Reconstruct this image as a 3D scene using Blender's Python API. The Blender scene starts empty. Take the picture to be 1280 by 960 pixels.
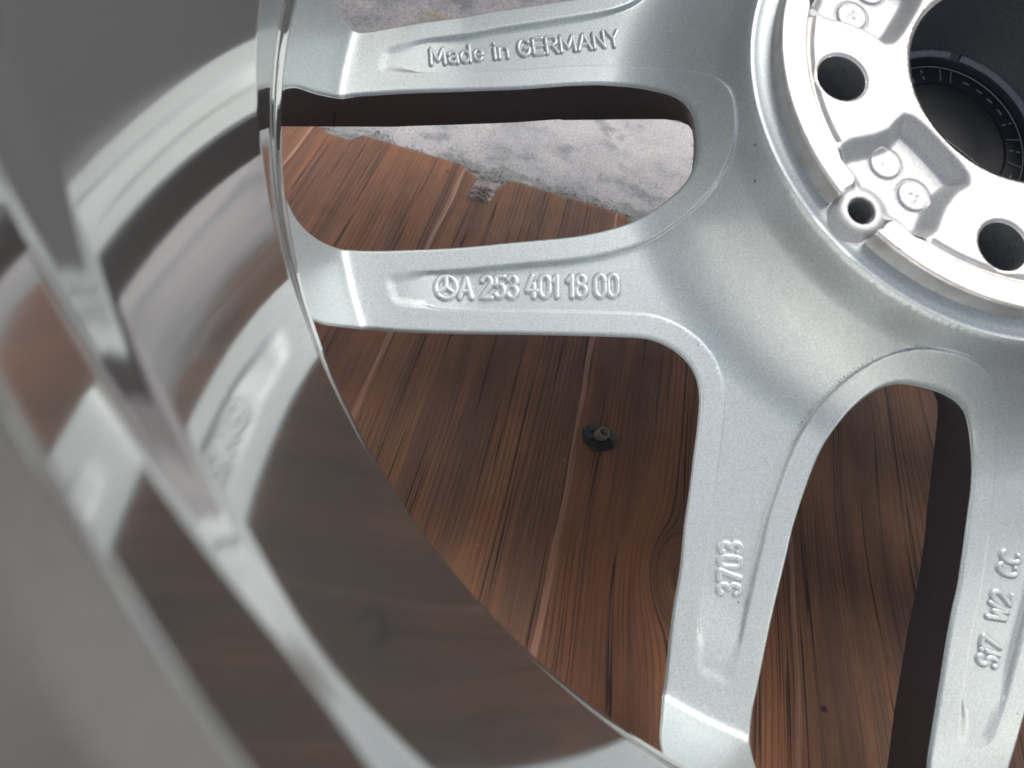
import bpy, math, random
import numpy as np
from mathutils import Vector, Matrix
from mathutils.geometry import delaunay_2d_cdt

sc = bpy.context.scene
rng = np.random.default_rng(7)
random.seed(7)

# ------------------------------------------------------------------ camera
# wheel parts are laid out in millimetres in the wheel's own frame (hub face z = 0, axis = z);
# the wheel leans: its outer lip touches the wood sheet on one side and is raised on the other
CR = np.array([[-0.757431417806639, 0.6395675461845926, 0.13134306676350915],
               [0.5982285456430309, 0.760395338313502, -0.2528270884397455],
               [-0.2615726562491744, -0.11292600824661134, -0.9585548821868457]])
CC = np.array([229.2412938502934, -1.095731874431916, 179.95741351327246])
RW = np.array([[-0.5651596151946625, 0.8238873266503687, 0.04247684472662036],
               [-0.7502050319060091, -0.49183206271233176, -0.4419203912369702],
               [-0.3432011355691073, -0.28162190091156164, 0.896048037479595]])
OW = np.array([193.30667334653623, 158.5324258304765, -88.0])     # lip contact point
ZT = 3.0          # top of the wood sheet above the slab (mm)
def to_world(p):
    q = RW @ (np.asarray(p, float) - OW)
    return Vector((q[0] / 1000, q[1] / 1000, (q[2] + ZT) / 1000))
cd = bpy.data.cameras.new('camera')
cam = bpy.data.objects.new('camera', cd)
sc.collection.objects.link(cam)
CB = RW @ np.stack([CR[0], -CR[1], -CR[2]], 1)
cp = to_world(CC)
cam.matrix_world = Matrix(((*CB[0], cp[0]), (*CB[1], cp[1]), (*CB[2], cp[2]), (0, 0, 0, 1)))
cd.sensor_width = 36
cd.lens = 36 * 973.58 / 1280
cd.clip_start = 0.002
cd.clip_end = 60
cd.dof.use_dof = True
cd.dof.focus_distance = 0.32
cd.dof.aperture_fstop = 15.0
sc.camera = cam

# ------------------------------------------------------------------ sky, sun, exposure
SUN_DIR = Vector((0.27, 0.34, 0.90)).normalized()      # towards the sun
elev = math.asin(SUN_DIR.z)
w = bpy.data.worlds.new('World')
sc.world = w
w.use_nodes = True
nt = w.node_tree
bg = nt.nodes['Background']
sky = nt.nodes.new('ShaderNodeTexSky')
sky.sky_type = 'NISHITA'
sky.sun_disc = False
sky.sun_elevation = elev
sky.sun_rotation = math.atan2(SUN_DIR.x, SUN_DIR.y)
sky.air_density = 1.2
sky.dust_density = 4.0
hs = nt.nodes.new('ShaderNodeHueSaturation')       # hazy, nearly white sky
hs.inputs['Saturation'].default_value = 0.55
nt.links.new(sky.outputs[0], hs.inputs['Color'])
nt.links.new(hs.outputs[0], bg.inputs[0])
bg.inputs[1].default_value = 0.105
sd = bpy.data.lights.new('sun', 'SUN')
sun = bpy.data.objects.new('sun', sd)
sc.collection.objects.link(sun)
sd.energy = 1.8
sd.angle = math.radians(48)
sd.color = (1.0, 0.96, 0.9)
sun.rotation_euler = SUN_DIR.to_track_quat('Z', 'Y').to_euler()
sun.location = (0, 0, 2)
sc.view_settings.view_transform = 'Standard'
sc.view_settings.look = 'None'
sc.view_settings.exposure = 0.43
sc.view_settings.gamma = 1.0

# ------------------------------------------------------------------ helpers
FRAME = 'world'
def W(x, y, z):
    if FRAME == 'wheel':                      # local to the wheel empty at the centre of its outer face
        return (x / 1000.0, y / 1000.0, (z + 88.0) / 1000.0)
    return (x / 1000.0, y / 1000.0, z / 1000.0)

def link(o, parent=None):
    sc.collection.objects.link(o)
    if parent is not None:
        o.parent = parent
        if FRAME != 'wheel':
            o.matrix_parent_inverse = parent.matrix_world.inverted()
    return o

def mesh_obj(name, verts, faces, mats, parent=None, smooth=True, normals=None, matidx=None, uvs=None):
    """verts in mm wheel coordinates"""
    v = np.asarray(verts, float)
    if normals is not None:                       # wind every face the way its normals point
        nn = np.asarray(normals, float); out = []
        for f in faces:
            a, b, c = v[f[0]], v[f[1]], v[f[2]]
            gx = (b[1] - a[1]) * (c[2] - a[2]) - (b[2] - a[2]) * (c[1] - a[1])
            gy = (b[2] - a[2]) * (c[0] - a[0]) - (b[0] - a[0]) * (c[2] - a[2])
            gz = (b[0] - a[0]) * (c[1] - a[1]) - (b[1] - a[1]) * (c[0] - a[0])
            n3 = nn[f[0]] + nn[f[1]] + nn[f[2]]
            out.append(tuple(f) if gx * n3[0] + gy * n3[1] + gz * n3[2] >= 0 else tuple(f)[::-1])
        faces = out
    me = bpy.data.meshes.new(name)
    me.from_pydata([W(*p) for p in v], [], [tuple(int(i) for i in f) for f in faces])
    for mt in (mats if isinstance(mats, (list, tuple)) else [mats]):
        me.materials.append(mt)
    if matidx is not None:
        me.polygons.foreach_set('material_index', np.asarray(matidx, dtype=np.int32))
    me.polygons.foreach_set('use_smooth', [smooth] * len(me.polygons))
    if uvs is not None:
        ul = me.uv_layers.new(name='UVMap')
        li = np.zeros(len(me.loops), dtype=np.int32)
        me.loops.foreach_get('vertex_index', li)
        ul.data.foreach_set('uv', np.asarray(uvs, float)[li].ravel())
    me.update()
    if normals is not None:
        me.normals_split_custom_set_from_vertices([tuple(n) for n in normals])
    return link(bpy.data.objects.new(name, me), parent)

def tag(o, label, cat, group=None, kind=None):
    if label: o['label'] = label
    if cat: o['category'] = cat
    if group: o['group'] = group
    if kind: o['kind'] = kind
    return o

def empty(name, loc):
    o = bpy.data.objects.new(name, None)
    o.empty_display_size = 0.05
    o.location = loc
    sc.collection.objects.link(o)
    bpy.context.view_layer.update()
    return o

def lathe(profile, n=128, centre=(0, 0), a0=0.0, a1=2 * math.pi, closed_profile=False):
    """revolve (r,z) list; returns verts, faces"""
    full = abs(a1 - a0 - 2 * math.pi) < 1e-6
    na = n if full else n + 1
    k = len(profile)
    vs = []
    for i in range(na):
        a = a0 + (a1 - a0) * i / n
        ca, sa = math.cos(a), math.sin(a)
        for r, z in profile:
            vs.append((centre[0] + r * ca, centre[1] + r * sa, z))
    fs = []
    for i in range(n):
        j = (i + 1) % na
        for q in range(k if closed_profile else k - 1):
            q2 = (q + 1) % k
            fs.append((i * k + q, j * k + q, j * k + q2, i * k + q2))
    return vs, fs

def lathe_rounded(pts, rad, n):
    """closed profile with every corner rounded; analytic normals (outward of the solid, profile anticlockwise or not)"""
    P = np.array(pts, float); N = len(P)
    area = 0.5 * sum(P[i][0] * P[(i + 1) % N][1] - P[(i + 1) % N][0] * P[i][1] for i in range(N))
    sg = 1 if area > 0 else -1
    prof, nor = [], []
    for i in range(N):
        p0, p1, p2 = P[i - 1], P[i], P[(i + 1) % N]
        d0 = (p1 - p0); l0 = np.linalg.norm(d0); d0 /= l0
        d1 = (p2 - p1); l1 = np.linalg.norm(d1); d1 /= l1
        c = min(rad[i] if isinstance(rad, (list, tuple)) else rad, 0.42 * l0, 0.42 * l1)
        n0 = np.array([d0[1], -d0[0]]) * sg; n1 = np.array([d1[1], -d1[0]]) * sg
        a, b = p1 - d0 * c, p1 + d1 * c
        for t in np.linspace(0, 1, 6):
            prof.append((1 - t) ** 2 * a + 2 * t * (1 - t) * p1 + t * t * b)
            q = n0 * (1 - t) + n1 * t; nor.append(q / max(np.linalg.norm(q), 1e-6))
    prof = [tuple(p) for p in prof]
    vs, fs = lathe(prof, n, closed_profile=True)
    ns = []
    for i in range(n):
        a = 2 * math.pi * i / n; ca, sa = math.cos(a), math.sin(a)
        for q in nor: ns.append((q[0] * ca, q[0] * sa, q[1]))
    return vs, fs, ns

def smooth01(t):
    t = np.clip(t, 0, 1)
    return t * t * (3 - 2 * t)

# ------------------------------------------------------------------ node materials
class Mat:
    def __init__(s, name):
        s.m = bpy.data.materials.new(name)
        s.m.use_nodes = True
        s.t = s.m.node_tree
        s.b = s.t.nodes['Principled BSDF']
    def n(s, typ, **kw):
        nd = s.t.nodes.new(typ)
        for k, v in kw.items():
            if k.startswith('i_'):
                nd.inputs[int(k[2:]) if k[2:].isdigit() else k[2:]].default_value = v
            else:
                setattr(nd, k, v)
        return nd
    def l(s, a, b):
        s.t.links.new(a, b)
    def coords(s, kind='Object', scale=(1, 1, 1)):
        tc = s.n('ShaderNodeTexCoord')
        mp = s.n('ShaderNodeMapping')
        mp.inputs['Scale'].default_value = scale
        s.l(tc.outputs[kind], mp.inputs[0])
        return mp.outputs[0]
    def noise(s, co, scale, detail=4, rough=0.55, dist=0.0):
        nd = s.n('ShaderNodeTexNoise')
        nd.inputs['Scale'].default_value = scale
        nd.inputs['Detail'].default_value = detail
        nd.inputs['Roughness'].default_value = rough
        nd.inputs['Distortion'].default_value = dist
        if co is not None: s.l(co, nd.inputs['Vector'])
        return nd.outputs[0]
    def ramp(s, fac, stops, interp='LINEAR'):
        nd = s.n('ShaderNodeValToRGB')
        cr = nd.color_ramp
        cr.interpolation = interp
        while len(cr.elements) < len(stops): cr.elements.new(0.5)
        for e, (p, c) in zip(cr.elements, stops):
            e.position = p
            e.color = (*c, 1) if len(c) == 3 else c
        s.l(fac, nd.inputs[0])
        return nd.outputs[0]
    def mix(s, fac, a, b, mode='MIX'):
        nd = s.n('ShaderNodeMix', data_type='RGBA', blend_type=mode)
        for sock, v in ((nd.inputs[0], fac), (nd.inputs[6], a), (nd.inputs[7], b)):
            if isinstance(v, (int, float)): sock.default_value = v
            elif isinstance(v, tuple): sock.default_value = (*v, 1)
            else: s.l(v, sock)
        return nd.outputs[2]
    def math(s, op, a, b=0.0):
        nd = s.n('ShaderNodeMath', operation=op)
        for sock, v in ((nd.inputs[0], a), (nd.inputs[1], b)):
            if isinstance(v, (int, float)): sock.default_value = v
            else: s.l(v, sock)
        return nd.outputs[0]
    def bump(s, h, strength, dist):
        nd = s.n('ShaderNodeBump')
        nd.inputs['Strength'].default_value = strength
        nd.inputs['Distance'].default_value = dist
        s.l(h, nd.inputs['Height'])
        s.l(nd.outputs[0], s.b.inputs['Normal'])
        return nd
    def set(s, **kw):
        for k, v in kw.items():
            s.b.inputs[k.replace('_', ' ')].default_value = v
        return s

def mat_silver(name, base=(0.545, 0.595, 0.605), rough=0.48, coat=0.15, metallic=0.70, speck=True):
    a = Mat(name)
    co = a.coords()
    fl = a.noise(co, 1900, 2, 0.7)
    big = a.noise(co, 22, 3, 0.5)
    lo = tuple(c * 0.80 for c in base)
    hi = tuple(min(1, c * 1.18) for c in base)
    c = a.ramp(fl, [(0.3, lo), (0.7, hi)])
    c = a.mix(a.ramp(big, [(0.3, (0.0,) * 3), (0.8, (0.02,) * 3)]), c, tuple(x * 0.82 for x in base))
    if speck:
        sp = a.noise(co, 420, 2, 0.5)
        c = a.mix(a.ramp(sp, [(0.765, (0,) * 3), (0.79, (0.75,) * 3)]), c, (0.10, 0.09, 0.085))
    a.l(c, a.b.inputs['Base Color'])
    r = a.ramp(a.noise(co, 260, 4), [(0.3, (rough - 0.006,) * 3), (0.75, (rough + 0.006,) * 3)])
    a.l(r, a.b.inputs['Roughness'])
    a.set(Metallic=metallic, Coat_Weight=coat, Coat_Roughness=0.07)
    a.bump(a.noise(co, 1100, 2, 0.5), 0.05, 0.0003)
    return a.m

SILVER = mat_silver('silver_metallic_paint')
def mat_barrel():
    a = Mat('barrel_clear_coat')
    co = a.coords()
    c = a.ramp(a.noise(co, 1500, 2, 0.7), [(0.3, (0.45, 0.45, 0.44)), (0.7, (0.51, 0.51, 0.50))])
    a.l(c, a.b.inputs['Base Color'])
    a.set(Metallic=0.91, Roughness=0.075, Coat_Weight=0.0)
    a.bump(a.noise(co, 60, 2, 0.4), 0.03, 0.0004)
    return a.m
BARREL = mat_barrel()

def mat_dark(name, col, rough):
    a = Mat(name)
    co = a.coords()
    c = a.ramp(a.noise(co, 900, 3), [(0.3, tuple(x * 0.8 for x in col)), (0.7, tuple(x * 1.2 for x in col))])
    a.l(c, a.b.inputs['Base Color'])
    a.set(Roughness=rough)
    a.bump(a.noise(co, 1200, 3), 0.08, 0.0003)
    return a.m
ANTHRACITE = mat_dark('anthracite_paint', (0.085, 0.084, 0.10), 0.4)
PLASTIC = mat_dark('black_plastic', (0.018, 0.021, 0.027), 0.42)
PLASTIC.node_tree.nodes['Principled BSDF'].inputs['Specular IOR Level'].default_value = 0.2
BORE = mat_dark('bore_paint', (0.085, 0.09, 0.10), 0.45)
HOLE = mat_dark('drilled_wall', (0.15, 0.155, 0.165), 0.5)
LIT_EDGE = mat_dark('lit_plastic_edge', (0.26, 0.28, 0.30), 0.4)  # pale plastic: the lit ledge and glints on the cap, put into the colour
RUBBER = mat_dark('black_rubber', (0.022, 0.022, 0.024), 0.6)
RUST = mat_dark('weathered_steel', (0.24, 0.19, 0.165), 0.5)

def mat_machined():
    a = Mat('machined_aluminium')
    co = a.coords()
    # turned surface: fine rings round the axis
    sep = a.n('ShaderNodeSeparateXYZ'); a.l(co, sep.inputs[0])
    rr = a.math('SQRT', a.math('ADD', a.math('MULTIPLY', sep.outputs[0], sep.outputs[0]), a.math('MULTIPLY', sep.outputs[1], sep.outputs[1])))
    comb = a.n('ShaderNodeCombineXYZ'); a.l(a.math('MULTIPLY', rr, 9000.0), comb.inputs[0])
    rings = a.noise(comb.outputs[0], 1.0, 2)
    st = a.noise(co, 55, 5, 0.65)
    c = a.ramp(st, [(0.3, (0.60, 0.575, 0.545)), (0.52, (0.70, 0.695, 0.685)), (0.75, (0.52, 0.475, 0.44))])
    sp = a.noise(co, 520, 2, 0.5)
    c = a.mix(a.ramp(sp, [(0.70, (0,) * 3), (0.74, (0.7,) * 3)]), c, (0.25, 0.22, 0.2))
    a.l(c, a.b.inputs['Base Color'])
    r = a.ramp(a.noise(co, 160, 4), [(0.3, (0.42,) * 3), (0.7, (0.55,) * 3)])
    a.l(r, a.b.inputs['Roughness'])
    a.set(Metallic=0.92)
    a.bump(a.math('ADD', a.math('MULTIPLY', rings, 0.4), a.noise(co, 800, 3)), 0.12, 0.0003)
    return a.m
MACHINED = mat_machined()
CAST = mat_silver('raw_cast_aluminium', (0.50, 0.51, 0.52), 0.55, 0.0, 0.6, speck=False)

def mat_wood(name, tint=(1, 1, 1), seed=0.0):
    a = Mat(name)
    tc = a.n('ShaderNodeTexCoord')
    mp = a.n('ShaderNodeMapping'); mp.inputs['Location'].default_value = (seed * 37.7, seed * 13.1, 0)
    a.l(tc.outputs['UV'], mp.inputs[0])
    def st(su, sv):
        q = a.n('ShaderNodeMapping'); q.inputs['Scale'].default_value = (su, sv, 1)
        a.l(mp.outputs[0], q.inputs[0]); return q.outputs[0]
    ob = a.coords('Object')
    # ground tone: long bands of orange and grey brown
    broad = a.noise(st(0.005, 0.075), 1.0, 4, 0.6, 0.3)
    c = a.ramp(broad, [(0.32, (0.135, 0.073, 0.052)), (0.45, (0.190, 0.094, 0.058)), (0.58, (0.265, 0.122, 0.064)), (0.72, (0.175, 0.089, 0.058))])
    # blotchy wear across the grain
    wear = a.noise(ob, 11, 4, 0.6)
    c = a.mix(a.ramp(wear, [(0.45, (0,) * 3), (0.70, (0.35,) * 3)]), c, (0.115, 0.072, 0.060))
    # fine printed lines, drawn out along the grain
    fine = a.noise(st(0.030, 3.0), 1.0, 4, 0.7)
    c = a.mix(1.0, c, a.ramp(fine, [(0.32, (0.62, 0.59, 0.58)), (0.48, (0.97,) * 3), (0.70, (1.15, 1.11, 1.07))]), 'MULTIPLY')
    # year rings that follow the knots
    sv = a.n('ShaderNodeSeparateXYZ'); a.l(mp.outputs[0], sv.inputs[0])
    ph = a.math('ADD', a.math('MULTIPLY', sv.outputs[1], 2.5), a.math('MULTIPLY', a.noise(st(0.008, 0.10), 1.0, 3, 0.5), 11.0))
    ringl = a.math('MULTIPLY', a.math('ADD', a.math('SINE', ph), 1.0), 0.5)
    ringm = a.ramp(ringl, [(0.68, (0,) * 3), (0.95, (0.42,) * 3)])
    ringa = a.ramp(a.noise(st(0.010, 0.035), 1.0, 2), [(0.44, (0.05,) * 3), (0.60, (1,) * 3)])
    rings = a.math('MULTIPLY', ringm, ringa)
    c = a.mix(rings, c, (0.034, 0.020, 0.016))
    # short pores
    pore = a.noise(st(0.13, 1.5), 1.0, 4, 0.75)
    c = a.mix(a.ramp(pore, [(0.33, (0.60,) * 3), (0.40, (0,) * 3)]), c, (0.036, 0.022, 0.017))
    # long dark cracks
    crack = a.noise(st(0.0035, 0.33), 1.0, 2, 0.5, 0.1)
    c = a.mix(a.ramp(crack, [(0.598, (0,) * 3), (0.612, (0.85,) * 3), (0.640, (0.85,) * 3), (0.655, (0,) * 3)]), c, (0.028, 0.018, 0.015))
    c = a.mix(1.0, c, tint, 'MULTIPLY')
    pit = a.n('ShaderNodeTexVoronoi'); pit.inputs['Scale'].default_value = 34.0
    a.l(ob, pit.inputs['Vector'])
    c = a.mix(a.ramp(pit.outputs['Distance'], [(0.035, (0.85,) * 3), (0.065, (0,) * 3)]), c, (0.02, 0.013, 0.011))
    # pale dusty scuffs and scratches
    sc_ = a.noise(ob, 240, 5, 0.75)
    c = a.mix(a.ramp(sc_, [(0.64, (0,) * 3), (0.80, (0.40,) * 3)]), c, (0.36, 0.30, 0.27))
    a.l(c, a.b.inputs['Base Color'])
    r = a.ramp(a.noise(ob, 70, 3), [(0.3, (0.55,) * 3), (0.7, (0.72,) * 3)])
    a.l(r, a.b.inputs['Roughness'])
    a.set(Specular_IOR_Level=0.3)
    a.bump(a.math('ADD', a.math('MULTIPLY', fine, 0.5), a.math('SUBTRACT', pore, rings)), 0.35, 0.0006)
    return a.m

def mat_concrete():
    a = Mat('pale_concrete')
    co = a.coords()
    big = a.noise(co, 26, 5, 0.6, 0.2)
    c = a.ramp(big, [(0.28, (0.28, 0.285, 0.305)), (0.46, (0.385, 0.38, 0.395)), (0.60, (0.455, 0.44, 0.445)), (0.80, (0.34, 0.345, 0.365))])
    bl = a.noise(co, 30, 6, 0.7, 0.3)
    c = a.mix(a.ramp(bl, [(0.53, (0,) * 3), (0.64, (0.7,) * 3)]), c, (0.165, 0.175, 0.19))
    warm = a.noise(co, 44, 5, 0.65)
    c = a.mix(a.ramp(warm, [(0.55, (0,) * 3), (0.72, (0.40,) * 3)]), c, (0.40, 0.33, 0.26))
    sep = a.n('ShaderNodeSeparateXYZ'); a.l(co, sep.inputs[0])
    edge = a.math('SUBTRACT', sep.outputs[1], 0.345)
    wav = a.math('MULTIPLY', a.math('SUBTRACT', a.noise(co, 55, 5, 0.65), 0.5), 0.055)
    st = a.ramp(a.math('MULTIPLY', a.math('ADD', edge, wav), 40.0), [(0.1, (0.9,) * 3), (0.45, (0.75,) * 3), (0.62, (0,) * 3)])
    c = a.mix(st, c, a.ramp(a.noise(co, 180, 4, 0.7), [(0.3, (0.10, 0.105, 0.10)), (0.6, (0.27, 0.28, 0.27)), (0.8, (0.36, 0.33, 0.27))]))
    grain = a.noise(co, 620, 4, 0.8)
    c = a.mix(1.0, c, a.ramp(grain, [(0.32, (0.5,) * 3), (0.5, (1.0,) * 3), (0.70, (1.35,) * 3)]), 'MULTIPLY')
    dk = a.noise(co, 330, 3, 0.6)
    c = a.mix(a.ramp(dk, [(0.64, (0,) * 3), (0.69, (0.7,) * 3)]), c, (0.13, 0.13, 0.14))
    a.l(c, a.b.inputs['Base Color'])
    a.set(Roughness=0.85)
    a.bump(a.math('ADD', grain, a.noise(co, 300, 4)), 0.5, 0.0006)
    return a.m
CONCRETE = mat_concrete()

def mat_old_slab():
    a = Mat('weathered_concrete')
    co = a.coords()
    c = a.ramp(a.noise(co, 30, 4, 0.6), [(0.3, (0.11, 0.11, 0.118)), (0.5, (0.17, 0.166, 0.175)), (0.75, (0.22, 0.21, 0.205))])
    c = a.mix(a.ramp(a.noise(co, 16, 3, 0.6), [(0.56, (0,) * 3), (0.72, (0.6,) * 3)]), c, (0.15, 0.11, 0.06))
    g = a.noise(co, 480, 4, 0.8)
    c = a.mix(1.0, c, a.ramp(g, [(0.34, (0.35,) * 3), (0.5, (1.0,) * 3), (0.70, (1.5,) * 3)]), 'MULTIPLY')
    a.l(c, a.b.inputs['Base Color']); a.set(Roughness=0.88)
    a.bump(g, 0.5, 0.0008)
    return a.m
def mat_asphalt():  # dark surface of the added ground, there for the barrel to reflect
    a = Mat('asphalt')
    co = a.coords()
    c = a.ramp(a.noise(co, 220, 4, 0.7), [(0.3, (0.03, 0.03, 0.032)), (0.6, (0.06, 0.06, 0.062)), (0.8, (0.10, 0.10, 0.10))])
    a.l(c, a.b.inputs['Base Color']); a.set(Roughness=0.9)
    a.bump(a.noise(co, 300, 3), 0.5, 0.002)
    return a.m
def mat_dirt():
    a = Mat('damp_grit')
    co = a.coords()
    c = a.ramp(a.noise(co, 420, 4, 0.7), [(0.3, (0.10, 0.105, 0.105)), (0.5, (0.26, 0.265, 0.25)), (0.66, (0.30, 0.29, 0.27)), (0.8, (0.42, 0.36, 0.27))])
    a.l(c, a.b.inputs['Base Color'])
    a.set(Roughness=0.8)
    a.bump(a.noise(co, 900, 3), 0.4, 0.0005)
    return a.m
DIRT = mat_dirt()

# ------------------------------------------------------------------ the setting: concrete slab (world mm from here)
ext = 6000.0
ground = mesh_obj('ground', [(-ext, -ext, -45), (-ext, ext, -45), (ext, -ext, -45), (ext, ext, -45)], [(0, 2, 3, 1)], mat_asphalt(), smooth=False)  # out of view; added so the upper barrel reflects something dark
tag(ground, 'dark asphalt ground around the concrete slab', None, kind='structure')
x0, x1, y0, y1 = -900.0, 900.0, -800.0, 492.0
slab = mesh_obj('concrete_slab', [(x0, y0, 0), (x1, y0, 0), (x1, y1 + 90, 0), (x0, y1 - 90, 0), (x0, y0, -60), (x1, y0, -60), (x1, y1 + 90, -60), (x0, y1 - 90, -60)],
                [(0, 1, 2, 3), (0, 4, 5, 1), (1, 5, 6, 2), (2, 6, 7, 3), (3, 7, 4, 0)], CONCRETE, smooth=False)
x0, x1, y0, y1 = -900.0, 900.0, 495.0, 650.0
old = mesh_obj('paving_strip', [(x0, y0 - 90, -1), (x1, y0 + 90, -1), (x1, y1 + 90, -1), (x0, y1, -1), (x0, y0 - 90, -60), (x1, y0 + 90, -60), (x1, y1 + 90, -60), (x0, y1, -60)],
               [(0, 1, 2, 3), (0, 4, 5, 1), (1, 5, 6, 2), (2, 6, 7, 3), (3, 7, 4, 0)], mat_old_slab(), smooth=False)
tag(old, 'darker speckled concrete strip beyond the pale slab', None, kind='structure')
tag(slab, 'pale grey concrete slab with grit and stains under the wood sheet', None, kind='structure')

# ------------------------------------------------------------------ wood-grain sheet: 98 mm planks with fold beads between
panel = empty('wood_grain_sheet', W(-50.0, 0.0, 0))
tag(panel, 'brown wood-grain sheet of grooved planks lying under the wheel', 'wood sheet')
FOLDS = [-394.0, -295.0, -199.0, -100.8, 0.6, 99.0, 197.0, 295.0]
KNOTS = [(-47.0, 106.0, 12.0), (-69.8, 183.3, 2.0), (-330.0, 200.0, 8.0), (140.0, 60.0, 9.0)]
def plank(i, mat):
    x0, x1 = FOLDS[i], FOLDS[i + 1]
    ye = 346.5 + 1.2 * math.sin(i * 2.3)
    ends = [(x0, ye - 1.5), (x0 + 5.5, ye - 3.5), (x0 + 11.5, ye - 8.0), (x0 + 25.5, ye - 9.0), (x0 + 30.5, ye + 0.5), (x1 - 3, ye), (x1, ye - 0.8)]
    tv = np.unique(np.round(np.r_[np.linspace(0, 1, 50), (np.array(ends)[:, 0] - x0) / (x1 - x0)], 5))
    nv = len(tv); nu = 230
    X = x0 + (x1 - x0) * tv
    E = np.interp(X, [p[0] for p in ends], [p[1] for p in ends])
    tu = np.linspace(0, 1, nu)
    Y = E[None] * (1 - tu)[:, None] + (-350.0) * tu[:, None]
    XX = np.broadcast_to(X, Y.shape)
    U = E[None] - Y; V = XX - x0
    for kx, ky, kr in KNOTS:
        al, ac = Y - ky, XX - kx
        r2 = al ** 2 * 0.30 + ac ** 2
        g = np.exp(-r2 / (6 * kr) ** 2)
        V = V - ac * kr ** 2 / np.maximum(r2, kr ** 2) * g
        V = V + np.clip(1 - np.sqrt(r2) / kr, 0, 1) * kr * 1.3
    V = V + 1.0 * np.sin(Y / 77.0 + 1.7 * i) + (6.0 * np.exp(-((Y - 150) / 70) ** 2) * np.sin(XX / 21.0) if i == 4 else 0) + 0.15 * np.sin(Y / 17.0 + 2 * i + V / 11)
    z = ZT - 0.9 * (1 - np.clip(np.minimum(tv, 1 - tv) * (x1 - x0) / 5.0, 0, 1)) ** 2
    top = np.stack([XX, Y, np.broadcast_to(z, Y.shape)], 2).reshape(-1, 3)
    uv = np.stack([U, V], 2).reshape(-1, 2)
    faces = [(a * nv + b, (a + 1) * nv + b, (a + 1) * nv + b + 1, a * nv + b + 1) for a in range(nu - 1) for b in range(nv - 1)]
    loop = list(range(nv)) + [a * nv + nv - 1 for a in range(1, nu)] + [(nu - 1) * nv + b for b in range(nv - 2, -1, -1)] + [a * nv for a in range(nu - 2, 0, -1)]
    base = len(top); low = top[loop].copy(); low[:, 2] = 0.05
    k = len(loop)
    for q in range(k):
        q2 = (q + 1) % k
        faces.append((loop[q], loop[q2], base + q2, base + q))
    o = mesh_obj('plank', np.r_[top, low], faces, mat, panel, uvs=np.r_[uv, uv[loop]])
    sm = np.ones(len(faces), bool); sm[-k:] = False
    o.data.polygons.foreach_set('use_smooth', sm)

tints = [(0.9, 0.9, 0.9), (1.0, 0.96, 0.94), (1.0, 1.0, 0.98), (1.08, 1.0, 0.95), (0.92, 0.96, 1.0), (0.9, 0.95, 1.0), (1, 1, 1)]
for i in range(7):
    plank(i, mat_wood('wood_print_%d' % i, tints[i], i * 1.7 + 0.3))
def mat_bead():
    a = Mat('worn_fold')
    tc = a.n('ShaderNodeTexCoord')
    q = a.n('ShaderNodeMapping'); q.inputs['Scale'].default_value = (0.03, 0.9, 1); a.l(tc.outputs['UV'], q.inputs[0])
    st = a.noise(q.outputs[0], 1.0, 4, 0.65)
    c = a.ramp(st, [(0.3, (0.17, 0.080, 0.050)), (0.5, (0.29, 0.14, 0.082)), (0.72, (0.40, 0.215, 0.14))])
    a.l(c, a.b.inputs['Base Color'])
    a.set(Roughness=0.5)
    a.bump(st, 0.3, 0.0004)
    return a.m
BEAD = mat_bead()
prof = [(-2.6, -1.4), (-1.9, -0.75), (-1.0, -0.2), (0, 0.0), (1.0, -0.2), (1.9, -0.75), (2.6, -1.4)]
for i in range(1, 7):
    nu = 130
    vs, uv, fs = [], [], []
    for k in range(nu):
        y = 344.5 - 693.0 * k / (nu - 1)
        wob = 0.7 * math.sin(y / 27.0 + i) + 0.35 * math.sin(y / 9.3)
        wd = 0.9 + 0.2 * math.sin(y / 33.0 + 2 * i) + 0.08 * math.sin(y / 7.0)
        for t, h in prof:
            vs.append((FOLDS[i] + t * wd + wob, y, ZT + h)); uv.append((y, t + 7 * i))
    for k in range(nu - 1):
        for q in range(6):
            fs.append((k * 7 + q, (k + 1) * 7 + q, (k + 1) * 7 + q + 1, k * 7 + q + 1))
    mesh_obj('fold_bead', vs, fs, BEAD, panel, uvs=uv)

# screw with its torn rubber washer
sx, sy = -90.0, 165.8
vs, fs = lathe([(0.01, 0.9), (1.5, 1.0), (1.9, 3.4), (2.4, 3.7), (2.8, 3.3), (2.5, 2.7), (2.9, 2.3), (2.65, 1.8), (3.1, 1.4), (2.9, 0.8), (3.6, 0.2), (3.8, -0.4)], 32)
tilt = Matrix.Rotation(math.radians(12), 3, Vector((0.8, 0.4, 0)))
vs = [tuple(np.array(tilt @ Vector((p[0], p[1], p[2] * 1.25))) + np.array((sx + 0.8, sy + 0.6, ZT + 0.8))) for p in vs]
screw = mesh_obj('screw', vs, fs, RUST, panel)
vs, fs = [], []
n = 72
rings = [(3.0, 1.2), (4.2, 1.7), (5.4, 1.3), (6.6, 1.15), (7.6, 0.8), (8.2, 0.05)]
for k in range(n):
    a = 2 * math.pi * k / n
    j = 0.3 * math.sin(3 * a + 1) + 0.2 * math.sin(7 * a) + 0.2 * math.sin(13 * a + 2) + 0.15 * math.sin(23 * a)
    for q, (r, z) in enumerate(rings):
        r2 = r + j * (r - 3.0) / 5.2
        vs.append((sx + r2 * math.cos(a) * 1.03, sy + r2 * math.sin(a) * 0.95, ZT + z + (0.22 * math.sin(5 * a + q) + 0.1 * math.sin(11 * a + 2 * q) if 0 < q < 5 else 0)))
for k in range(n):
    for q in range(5):
        k2 = (k + 1) % n
        fs.append((k * 6 + q, k2 * 6 + q, k2 * 6 + q + 1, k * 6 + q + 1))
mesh_obj('washer', vs, fs, RUBBER, screw)

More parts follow.
